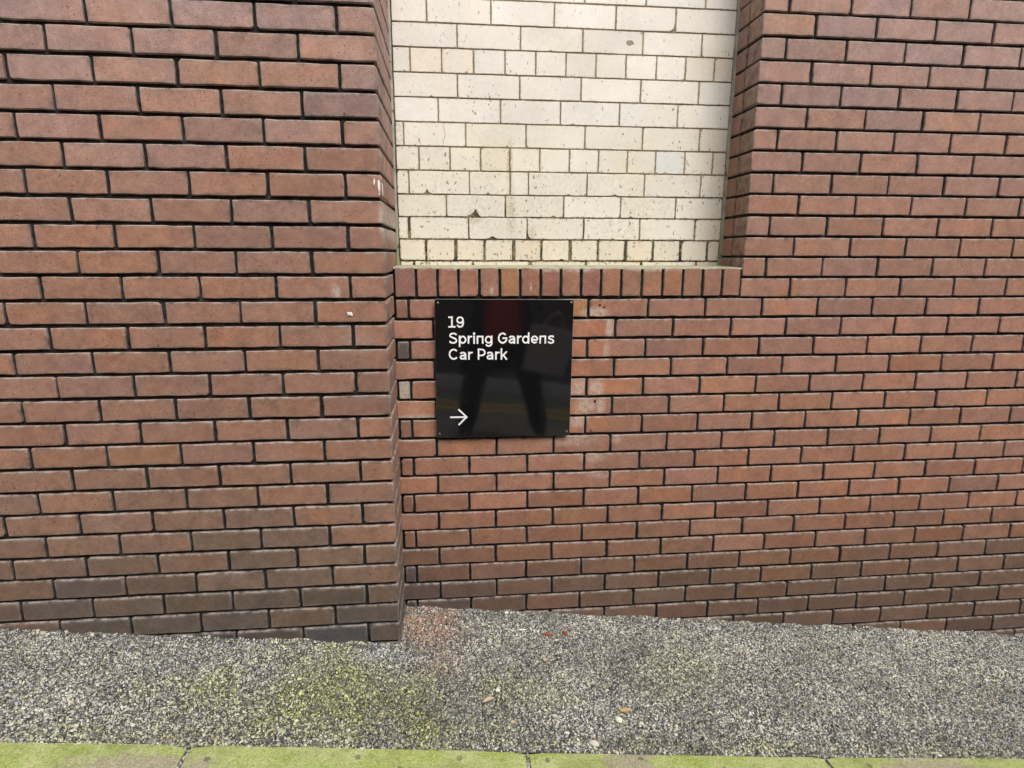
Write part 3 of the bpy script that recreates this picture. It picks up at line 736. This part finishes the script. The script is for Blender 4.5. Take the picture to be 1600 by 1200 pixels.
# at the right end of the cream panel the red brick rises flush with the wall below
pierR = empty('brick_pier', (1.9, 0.1, 0.0)); PL = tuple(pierR.location)
prop(pierR, 'plain red brick pier rising flush with the wall at the right of the cream bricks', 'pier', 'brick piers either side of the cream wall')
for n in range(0, -16, -1):
    zt = -0.075 * (n - 1) + random.uniform(-.0008, .0008); zc = zt - 0.0331; h = 0.0662 + random.uniform(-.0008, .0008)
    pc = lambda: tuple(v * ALB for v in vary(ramp(PCOL, (0.8505 - zc) / .0761), .05, .04))
    xs = [RP_X - G / 2] + [(1.344 if n % 2 == 0 else 1.2405) + .2245 * k for k in range(7)]
    if n < -13: break
    for i, (a, b) in enumerate(zip(xs, xs[1:])):
        j1 = random.uniform(-.0015, .0015)
        brick('brick', pierR, M['pier'], pc(), ((a + b) / 2 + j1, 0, zc), b - a - G, h, '-y', 0.05 if i else .10, proud=random.uniform(-.0012, .0012) if i else 0)
    if zc > .11: brick('brick', pierR, M['pier'], pc(), (RP_X, 0.155, zc), 0.09, h, '-x', .05, jit=.0006)
m = MB(); m.box(RP_X + .009, 3.1, .019, CY + .15, .001, TOPZ); mortar_sheet(m, RP_X + .009, 2.8, .0105, .0105, 1.05); m.build('mortar', M['black_mortar'], pierR, PL).location = (0, 0, 0)
m = MB(); z = .075 * 14; r = 0
while z < TOPZ - .08:
    x = RP_X; L_ = .194 if r % 2 == 0 else .0905
    while x < 3.0: m.box(x, x + L_ - G, 0, .05, z + .0045, z + .0705); x += L_; L_ = .2245
    m.box(RP_X, RP_X + .05, .052, CY, z + .0045, z + .0705); z += .075; r += 1
o = m.build('upper_courses', M['pier'], pierR, PL); o.location = (0, 0, 0); o.color = (*[v * ALB for v in lin((164, 132, 122))], 1); prop(o, kind='stuff')

def splash(parent, x, y, z, rx, rz, N='-y', name='paint_splash'):
    n = 14; P = []
    for i in range(n):
        t = 2 * math.pi * i / n; k = random.uniform(.65, 1.15); P.append((rx * k * math.cos(t), rz * k * math.sin(t)))
    U = Vector((1, 0, 0)) if N == '-y' else Vector((0, 1, 0)); Nn = Vector((0, -1, 0)) if N == '-y' else Vector((1, 0, 0))
    c = Vector((x, y, z)); v = [c + U * a + Vector((0, 0, b)) for a, b in P] + [c + U * a * .8 + Vector((0, 0, b * .8)) + Nn * .0012 for a, b in P]
    f = [(i, (i + 1) % n, n + (i + 1) % n, n + i) for i in range(n)] + [tuple(n + i for i in range(n))]
    L = parent.location
    mesh_obj(name, [q - L for q in v], f, M['paint'], parent)
yf = PIER_Y - 0.0022
splash(pierL, -0.1505, yf, 0.361, 0.0042, 0.022); splash(pierL, -0.1645, yf, 0.374, 0.0032, 0.012); splash(pierL, -0.151, yf, 0.338, 0.002, 0.006)
splash(pierL, -0.2585, yf, -0.024, 0.0085, 0.0065); splash(pierL, -0.252, yf, -0.028, 0.004, 0.004)
splash(pierL, PIER_X + 0.0018, PIER_Y + 0.010, 0.352, 0.006, 0.020, '+x')

# ------------------------------------------------------------------ the sign
SY = -0.018
sign = empty('car_park_sign', (0.0015, SY, 0.0)); sign.rotation_euler = (0, 0.0080, 0)
prop(sign, 'glossy black square car park sign with white lettering and right arrow', 'sign')
SW, SH = 0.505, 0.5165
bm = bmesh.new(); bmesh.ops.create_cube(bm, size=1)
for v_ in bm.verts: v_.co = Vector((SW / 2 + v_.co.x * SW, 0.0025 + v_.co.y * 0.005, 0.0040 - SH / 2 + v_.co.z * SH))
bmesh.ops.bevel(bm, geom=[e for e in bm.edges if abs((e.verts[0].co - e.verts[1].co).y) > .004], offset=0.0035, segments=3, affect='EDGES')
bmesh.ops.bevel(bm, geom=[e for e in bm.edges if e.verts[0].co.y < .0001 and e.verts[1].co.y < .0001], offset=0.0006, segments=1, affect='EDGES')
me = bpy.data.meshes.new('panel'); 
bm.normal_update()
for f_ in bm.faces: f_.material_index = 0 if f_.normal.y < -0.95 else 1
bm.to_mesh(me); bm.free(); me.materials.append(M['panel']); me.materials.append(M['panel_edge'])
o = bpy.data.objects.new('panel', me); C.objects.link(o); o.parent = sign
for (x, z) in ((0.0112, -0.0102), (0.4955, -0.0068), (0.0105, -0.4985), (0.4935, -0.4975)):
    prof = [(0.0052, 0.0), (0.0052, -0.0012), (0.0042, -0.0026), (0.0022, -0.0034), (0.0006, -0.0036)]
    n = 14; v = [(r * math.cos(2 * math.pi * i / n), y, r * math.sin(2 * math.pi * i / n)) for r, y in prof for i in range(n)]
    f = [(a * n + i, (a + 1) * n + i, (a + 1) * n + (i + 1) % n, a * n + (i + 1) % n) for a in range(len(prof) - 1) for i in range(n)] + [tuple((len(prof) - 1) * n + i for i in range(n))]
    s_ = mesh_obj('screw', v, f, M['screw'], sign, (x, 0, z), True)
    n = 10; v = [(0.003 * math.cos(2 * math.pi * i / n), y, 0.003 * math.sin(2 * math.pi * i / n)) for y in (0.0052, 0.05) for i in range(n)]
    mesh_obj('spacer', v, [(i, (i + 1) % n, n + (i + 1) % n, n + i) for i in range(n)], M['screw'], sign, (x, 0, z))

W = 0.0058
def arc(cx, cy, rx, ry, a0, a1, n=26):
    return [(cx + rx * math.cos(math.radians(a0 + (a1 - a0) * i / n)), cy + ry * math.sin(math.radians(a0 + (a1 - a0) * i / n))) for i in range(n + 1)]
def spline(P, n=7):
    Q = [P[0]] + list(P) + [P[-1]]; out = []
    for i in range(1, len(Q) - 2):
        p0, p1, p2, p3 = Q[i - 1], Q[i], Q[i + 1], Q[i + 2]
        for j in range(n):
            t = j / n
            out.append(tuple(0.5 * (2 * b + (c - a) * t + (2 * a - 5 * b + 4 * c - d) * t * t + (3 * b - a - 3 * c + d) * t ** 3) for a, b, c, d in zip(p0, p1, p2, p3)))
    return out + [P[-1]]
h_ = 3.6
Sg = spline([(27.6, 32.4), (23.6, 36.6), (16, 38.1), (8.2, 36.0), (5.2, 31), (7.6, 26), (15.6, 22.2), (24, 18), (27.4, 11.6), (24, 5.6), (15.8, 3.4), (7.4, 5.2), (3.4, 10.4)])
sg = [(x * .80 + .4, y * .728) for x, y in Sg]
ag = [spline([(3.6, 22.0), (7.0, 25.6), (12.4, 26.7), (18.6, 25.0), (21.6, 20.0), (21.8, 14), (21.8, 0)]), spline([(21.6, 15.6), (16, 16.4), (9.4, 15.4), (4.4, 12.2), (4.2, 7.0), (8.2, 3.8), (13.6, 3.9), (19.2, 7.2), (21.6, 11.4)])]
GLYPH = {
    '1': [[(0, 37.9), (16.4, 37.9)], [(12.8, 41.5), (12.8, 2)], [(0, h_), (25.6, h_)]],
    '9': [arc(14.2, 28.0, 10.6, 9.9, 0, 360, 36), spline([(24.8, 28), (24.8, 20), (24.7, 14), (21.6, 6.2), (14.0, 3.5), (7.6, 5.4), (4.2, 10.6)])],
    'S': [Sg], 's': [sg],
    'p': [[(h_, 30.2), (h_, -11.6)], arc(14.9, 15.1, 10.4, 11.7, 0, 360, 36)],
    'r': [[(h_, 30.2), (h_, 0)], spline([(h_, 17), (5.6, 22.6), (10, 26.2), (17.4, 26.6)])],
    'i': [[(h_, 30.2), (h_, 0)], ('dot', h_, 37.4, 4.5)],
    'n': [[(h_, 0), (h_, 26.6), (22.6, 26.6), (22.6, 0)]],
    'g': [arc(13.9, 15.1, 10.4, 11.7, 0, 360, 36), spline([(25.4, 30.2), (25.4, 15), (25.4, 2), (22.6, -5.2), (14.8, -8.2), (8.6, -6.6), (4.6, -2.4)])],
    'G': [arc(18.2, 20.75, 14.6, 17.3, 42, 356, 40) + [(32.6, 20.4), (17.6, 20.4)]],
    'a': ag, 'd': [[(24.6, 42), (24.6, 0)], arc(13.6, 15.1, 10.2, 11.7, 0, 360, 36)],
    'e': [arc(14.3, 15.1, 10.7, 11.7, -2, 318, 40), [(5, 14.2), (25.4, 14.2)]],
    'C': [arc(18.4, 20.75, 15.0, 17.3, 42, 318, 40)],
    'P': [[(h_, 41.5), (h_, 0)], [(h_, 37.9), (15, 37.9)] + arc(15.6, 26.9, 10.8, 11.0, 90, -90, 20) + [(h_, 15.9)]],
    'k': [[(h_, 42), (h_, 0)], [(4.2, 10.6), (23.2, 30.4)], [(10.4, 17.4), (23.6, -0.2)]],
}
def ribbon(m, P, w, y):
    n = len(P); closed = math.dist(P[0], P[-1]) < 1e-6
    Lp, Rp = [], []
    for i in range(n):
        a = P[i - 1] if i else (P[-2] if closed else None); b = P[i]; c = P[i + 1] if i < n - 1 else (P[1] if closed else None)
        d1 = (Vector(b) - Vector(a)).normalized() if a else None; d2 = (Vector(c) - Vector(b)).normalized() if c else None
        if d1 is None: d1 = d2
        if d2 is None: d2 = d1
        n1 = Vector((-d1.y, d1.x)); n2 = Vector((-d2.y, d2.x)); mm = (n1 + n2).normalized(); k = w / 2 / max(.5, mm.dot(n1))
        Lp.append((b[0] + mm.x * k, b[1] + mm.y * k)); Rp.append((b[0] - mm.x * k, b[1] - mm.y * k))
    v = [(p[0], y, p[1]) for p in Lp] + [(p[0], y, p[1]) for p in Rp] + [(p[0], 0.0004, p[1]) for p in Lp] + [(p[0], 0.0004, p[1]) for p in Rp]
    f = []
    for i in range(n - 1):
        f += [(n + i, n + i + 1, i + 1, i), (i, i + 1, 2 * n + i + 1, 2 * n + i), (3 * n + i, 3 * n + i + 1, n + i + 1, n + i)]
    if not closed: f += [(0, 2 * n, 3 * n, n), (2 * n - 1, 4 * n - 1, 3 * n - 1, n - 1)]
    m.add(v, f)
def letter(ch, x, z):
    m = MB()
    for i, s_ in enumerate(GLYPH[ch]):
        y = -0.0006 - 0.00006 * i
        if s_[0] == 'dot':
            _, cx, cy, r = s_; n = 20; q = [(cx + r * math.cos(2 * math.pi * k / n), cy + r * math.sin(2 * math.pi * k / n)) for k in range(n)]
            m.add([(a * .001, y, b * .001) for a, b in q] + [(a * .001, .0004, b * .001) for a, b in q], [tuple(range(n))] + [(k, (k + 1) % n, n + (k + 1) % n, n + k) for k in range(n)])
        else: ribbon(m, [(a * .001, b * .001) for a, b in s_], W, y)
    m.build('letter', M['white'], sign).location = (x - 0.0015, 0, z)
for chs, xs, z in (('19', (.0497, .0777), -.0988), ('SpringGardens', (.0507, .0861, .1185, .1388, .1511, .1810, .2287, .2680, .2989, .3178, .3503, .3819, .4128), -.1574), ('CarPark', (.0496, .0891, .1199, .1550, .1876, .2189, .2392), -.2164)):
    for c_, x_ in zip(chs, xs): letter(c_, x_, z)
m = MB(); az = -0.4336
ribbon(m, [(.0525, az), (.1135, az)], .0060, -0.0006); ribbon(m, [(.0838, az + .0302), (.1138, az), (.0838, az - .0302)], .0060, -0.00068)
m.build('arrow', M['white'], sign).location = (-0.0015, 0, 0)

# ------------------------------------------------------------------ litter on the pavement
def stone(name, x, y, r, flat, mat, label, cat, group=None, sub=2, rot=0, el=1.0):
    bm = bmesh.new(); bmesh.ops.create_icosphere(bm, subdivisions=sub, radius=1)
    s = random.uniform(0, 50)
    for v_ in bm.verts:
        d = 1 + 0.28 * mnoise.noise(v_.co * 1.4 + Vector((s, 0, 0))); v_.co = Vector((v_.co.x * d * r * el, v_.co.y * d * r / el, v_.co.z * d * r * flat))
    me = bpy.data.meshes.new(name); bm.to_mesh(me); bm.free(); me.materials.append(mat)
    o = bpy.data.objects.new(name, me); C.objects.link(o); o.rotation_euler = (0, 0, rot)
    o.location = (x, y, gz(x, y) + 0.002 + r * flat * .55); return prop(o, label, cat, group)
def shard(x, y, lx, ly, hz_, rot, label):
    P = [(-lx, -ly * .4), (-lx * .3, -ly), (lx * .8, -ly * .5), (lx, ly * .3), (lx * .2, ly), (-lx * .8, ly * .6)]
    v = [(a, b, 0) for a, b in P] + [(a * .75 + .1 * lx, b * .7, hz_ * (1 + .4 * math.sin(i * 2.1))) for i, (a, b) in enumerate(P)]
    f = [(i, (i + 1) % 6, 6 + (i + 1) % 6, 6 + i) for i in range(6)] + [tuple(range(6, 12)), tuple(range(5, -1, -1))]
    o = mesh_obj('brick_fragment', v, f, M['shard'], None, (x, y, gz(x, y) + .001)); o.rotation_euler = (0.1, 0.05, rot)
    prop(o, label, 'fragment', 'bits of brick on the pavement')
def leaf(x, y, L_, w, rot, mat, label):
    n = 8; v = []
    for i in range(n + 1):
        t = i / n; ww = w * math.sin(math.pi * min(1, t * 1.02)) ** .7 * (1 + .12 * math.sin(i * 2.7)); zc = .003 + .0025 * math.sin(math.pi * t)
        v += [(L_ * (t - .5), -ww, zc + .004), (L_ * (t - .5), 0, zc), (L_ * (t - .5), ww, zc + .003)]
    f = [(i * 3 + j, (i + 1) * 3 + j, (i + 1) * 3 + j + 1, i * 3 + j + 1) for i in range(n) for j in range(2)]
    o = mesh_obj('dead_leaf', v, f, mat, None, (x, y, gz(x, y) + .003)); o.rotation_euler = (0, 0, rot)
    sm = o.modifiers.new('thick', 'SOLIDIFY'); sm.thickness = .0005
    prop(o, label, 'leaf', 'dead leaves on the pavement')
M['shard'] = plain('orange_brick_fragment', lin((150, 86, 62)), .9, var=.3, vs=200)
M['leaf_tan'] = plain('tan_leaf', lin((184, 166, 138)), .8, var=.2, vs=150)
M['leaf_orange'] = plain('orange_leaf', lin((184, 154, 106)), .8, var=.2, vs=150)
M['pebble'] = plain('white_pebble', lin((226, 222, 204)), .85, var=.12, vs=200)
M['pebble_grey'] = plain('pale_pebble', lin((206, 200, 186)), .85, var=.15, vs=200)
shard(.408, -.151, .019, .007, .006, -.25, 'flat orange brick fragment lying left of the smaller one, near the red brick wall')
shard(.481, -.142, .012, .010, .011, -.9, 'stubby orange brick fragment right of the flat one, near the red brick wall')
leaf(.157, -.535, .042, .0085, .42, M['leaf_tan'], 'narrow tan leaf on the chippings between pier and kerb')
leaf(.597, -.568, .034, .011, .1, M['leaf_orange'], 'orange leaf on the pavement next to the white pebble')
leaf(.376, -.318, .020, .010, 1.2, M['leaf_tan'], 'small pale tan leaf on the chippings below the brick fragments')
leaf(.228, -.632, .016, .008, .6, M['leaf_tan'], 'tiny tan leaf scrap on the chippings near the kerb joint')
stone('pebble', .565, -.606, .0115, .55, M['pebble'], 'large white pebble beside the orange leaf', 'pebble', 'pebbles on the pavement', rot=.6, el=.9)
stone('pebble', .461, -.706, .0130, .5, M['pebble_grey'], 'pale pinkish pebble against the mossy kerb edge', 'pebble', 'pebbles on the pavement', rot=-.5, el=1.2)
stone('pebble', .191, -.482, .0080, .5, M['pebble'], 'white pebble near the narrow tan leaf', 'pebble', 'pebbles on the pavement')
stone('pebble', .313, -.128, .0085, .3, M['pebble'], 'flat white pebble left of the brick fragments by the wall', 'pebble', 'pebbles on the pavement', el=1.7)
stone('pebble', .262, -.012, .0080, .6, M['pebble'], 'small white pebble touching the foot of the red brick wall', 'pebble', 'pebbles on the pavement')

# ------------------------------------------------------------------ across the road (seen only mirrored in the sign)
M['far_brick'] = plain('dark_far_brick', (0.11, 0.075, 0.06), .9, var=.25, vs=6)
M['far_glass'] = plain('far_glass', (0.02, 0.022, 0.025), .1, var=.1)
M['far_frame'] = plain('far_window_frame', (0.10, 0.10, 0.10), .5)
fb = empty('street_building', (0.5, -6.6, -1.25)); prop(fb, 'dark brick building across the road, mirrored dimly in the black sign', 'building')
FL = tuple(fb.location); m = MB()
bays = [(-8.5 + 2.3 * i, -8.5 + 2.3 * i + 1.3) for i in range(8)]; lev = [(-.2, 1.5), (2.6, 4.2)]
xs = [-10.0] + [v for b in bays for v in b] + [11.0]; zs = [-2.5] + [v for l in lev for v in l] + [4.6]
for i in range(len(xs) - 1):
    for j in range(len(zs) - 1):
        if i % 2 and j % 2: continue
        m.box(xs[i], xs[i + 1], -7.0, -6.4, zs[j], zs[j + 1])
m.build('wall', M['far_brick'], fb, FL).location = (0, 0, 0)
for a, b in bays:
    for c_, d_ in lev:
        m = MB(); m.box(a, a + .07, -6.62, -6.55, c_, d_); m.box(b - .07, b, -6.62, -6.55, c_, d_); m.box(a + .07, b - .07, -6.62, -6.55, c_, c_ + .07); m.box(a + .07, b - .07, -6.62, -6.55, d_ - .07, d_)
        w_ = m.build('window', M['far_frame'], fb, FL); w_.location = (0, 0, 0)
        m = MB(); m.box(a + .07, b - .07, -6.60, -6.58, c_ + .07, d_ - .07); m.build('pane', M['far_glass'], w_, FL).location = (0, 0, 0)

# photographer standing on the road behind the camera: dark coat, red top, dark trousers
M['trouser'] = plain('dark_trousers', (0.012, 0.012, 0.015), .9)
M['coat'] = plain('dark_coat', (0.016, 0.016, 0.019), .9)
M['jumper'] = plain('red_top', (0.45, 0.045, 0.04), .9)
M['skin'] = plain('skin', (0.42, 0.27, 0.2), .6)
M['hair'] = plain('dark_hair', (0.02, 0.015, 0.012), .6)
M['bag'] = plain('grey_bag', (0.34, 0.34, 0.35), .8)
PX, PY = 0.47, -2.75; PZ = road_z(PX, PY)
def skinned(name, verts, edges, mat, parent, sub=2):
    me = bpy.data.meshes.new(name); me.from_pydata([v[0] for v in verts], edges, []); me.materials.append(mat)
    o = bpy.data.objects.new(name, me); C.objects.link(o); o.parent = parent
    o.modifiers.new('skin', 'SKIN')
    if not me.skin_vertices: pass
    for i, v in enumerate(verts):
        r = v[1] if isinstance(v[1], tuple) else (v[1], v[1]); me.skin_vertices[0].data[i].radius = r
    me.skin_vertices[0].data[0].use_root = True
    s = o.modifiers.new('sub', 'SUBSURF'); s.levels = sub; s.render_levels = sub
    return o
def with_skin_layer(o): pass
per = empty('person', (PX, PY, PZ)); per.rotation_euler = (0, 0, 0)
prop(per, 'person in dark coat and red top, mirrored dimly in the black sign', 'person')
V = [((0, 0, .93), (.16, .11)), ((0, 0, 1.15), (.14, .10)), ((0, 0, 1.36), (.17, .11)), ((0, 0, 1.47), (.06, .06)), ((0, .02, 1.56), (.05, .055)), ((0, .03, 1.64), (.075, .095)), ((0, .03, 1.72), (.07, .085)),
     ((-.13, 0, .84), .12), ((-.24, .02, .48), .10), ((-.31, 0, .10), .085), ((-.33, .16, .03), (.05, .03)),
     ((.13, 0, .84), .12), ((.24, .02, .48), .10), ((.31, 0, .10), .085), ((.33, .16, .03), (.05, .03)),
     ((-.19, 0, 1.40), .06), ((-.30, .12, 1.18), .045), ((-.34, .36, 1.36), .035), ((-.335, .44, 1.41), (.035, .02)),
     ((.19, 0, 1.40), .06), ((.31, -.02, 1.14), .045), ((.30, .20, 1.12), .035), ((.30, .27, 1.11), (.02, .035))]
E_ = [(0, 1), (1, 2), (2, 3), (3, 4), (4, 5), (5, 6), (0, 7), (7, 8), (8, 9), (9, 10), (0, 11), (11, 12), (12, 13), (13, 14), (2, 15), (15, 16), (16, 17), (17, 18), (2, 19), (19, 20), (20, 21), (21, 22)]
n0 = len(V)
for base, hx, dirv in ((18, (-.335, .44, 1.41), (0, .5, .85)), (22, (.30, .27, 1.11), (0, .6, -.8))):
    for q in range(5):
        s_ = (q - 2) * .017; d = Vector(dirv).normalized(); ln = (.045, .075, .082, .077, .06)[q]
        side = Vector((1, 0, 0)) if base == 18 else Vector((0, 1, 0))
        a = Vector(hx) + side * s_ + d * .02; b = a + d * ln * .6 + side * (s_ * .2); c = b + (d * .8 + Vector((0, .4, 0))).normalized() * ln * .4
        i0 = len(V); V += [(tuple(a), .009), (tuple(b), .009), (tuple(c), .0075)]; E_ += [(base, i0), (i0, i0 + 1), (i0 + 1, i0 + 2)]
body = skinned('body', V, E_, M['trouser'], per)
def shell(name, mat, rings, n=24, gap=None, parent=per):
    """open loft: rings of (z, rx, ry, cy); gap = half-angle left open at the front (+y)"""
    v = []; f = []
    for z, rx, ry, cy in rings:
        for i in range(n + 1):
            t = math.pi / 2 + (gap or 0) + (2 * math.pi - 2 * (gap or 0)) * i / n; v.append((rx * math.cos(t), cy + ry * math.sin(t), z + .01 * math.sin(3 * t)))
    k = n + 1
    for a in range(len(rings) - 1):
        for i in range(n): f.append((a * k + i, a * k + i + 1, (a + 1) * k + i + 1, (a + 1) * k + i))
    o = mesh_obj(name, v, f, mat, parent, None, True); s = o.modifiers.new('thick', 'SOLIDIFY'); s.thickness = .012; return o
shell('red_top', M['jumper'], [(.80, .20, .150, 0), (.95, .19, .145, 0), (1.15, .175, .135, 0), (1.36, .19, .13, 0), (1.46, .09, .085, 0), (1.49, .075, .075, .01)])
shell('coat', M['coat'], [(.52, .36, .25, -.03), (.80, .30, .21, -.02), (1.10, .235, .18, -.01), (1.36, .235, .16, 0), (1.45, .13, .115, 0), (1.52, .10, .095, 0)], gap=.80)
for pts in (((-.19, 0, 1.40), (-.30, .12, 1.18), (-.34, .33, 1.34)), ((.19, 0, 1.40), (.31, -.02, 1.14), (.30, .17, 1.12))):
    skinned('sleeve', [(pts[0], .085), (pts[1], .066), (pts[2], .056)], [(0, 1), (1, 2)], M['coat'], per, 1)
bm = bmesh.new(); bmesh.ops.create_uvsphere(bm, u_segments=20, v_segments=14, radius=1)
for v_ in bm.verts:
    a = v_.co.copy(); v_.co = Vector((a.x * .092, a.y * .112 + .022, a.z * .105 + 1.715))
    if a.y > .45 and a.z < .45: v_.co.y -= .07 * (a.y - .3)
me = bpy.data.meshes.new('hair'); bm.to_mesh(me); bm.free(); me.materials.append(M['hair']); o = bpy.data.objects.new('hair', me); C.objects.link(o); o.parent = per
bag = empty('tote_bag', (PX + .30, PY + .30, PZ + .60)); prop(bag, 'grey tote bag hanging from the hand of the mirrored person', 'bag')
bag.rotation_euler = (0, .22, .15)
m = MB(); m.add([(-.16, -.05, 0), (.16, -.05, 0), (.16, .05, 0), (-.16, .05, 0), (-.18, -.02, .36), (.18, -.02, .36), (.18, .02, .36), (-.18, .02, .36)], box_vf(0, 1, 0, 1, 0, 1)[1]); m.build('pouch', M['bag'], bag)
for y in (-.022, .022):
    m = MB(); ribbon_pts = [(-.09 + .18 * i / 12, .36 + .12 * math.sin(math.pi * i / 12)) for i in range(13)]
    v = []
    for a, b in ribbon_pts: v += [(a, y - .003, b - .012), (a, y - .003, b + .012), (a, y + .003, b + .012), (a, y + .003, b - .012)]
    f = [(i * 4 + j, (i + 1) * 4 + j, (i + 1) * 4 + (j + 1) % 4, i * 4 + (j + 1) % 4) for i in range(12) for j in range(4)]
    m.add(v, f); m.build('strap', M['bag'], bag)
bpy.context.view_layer.update()
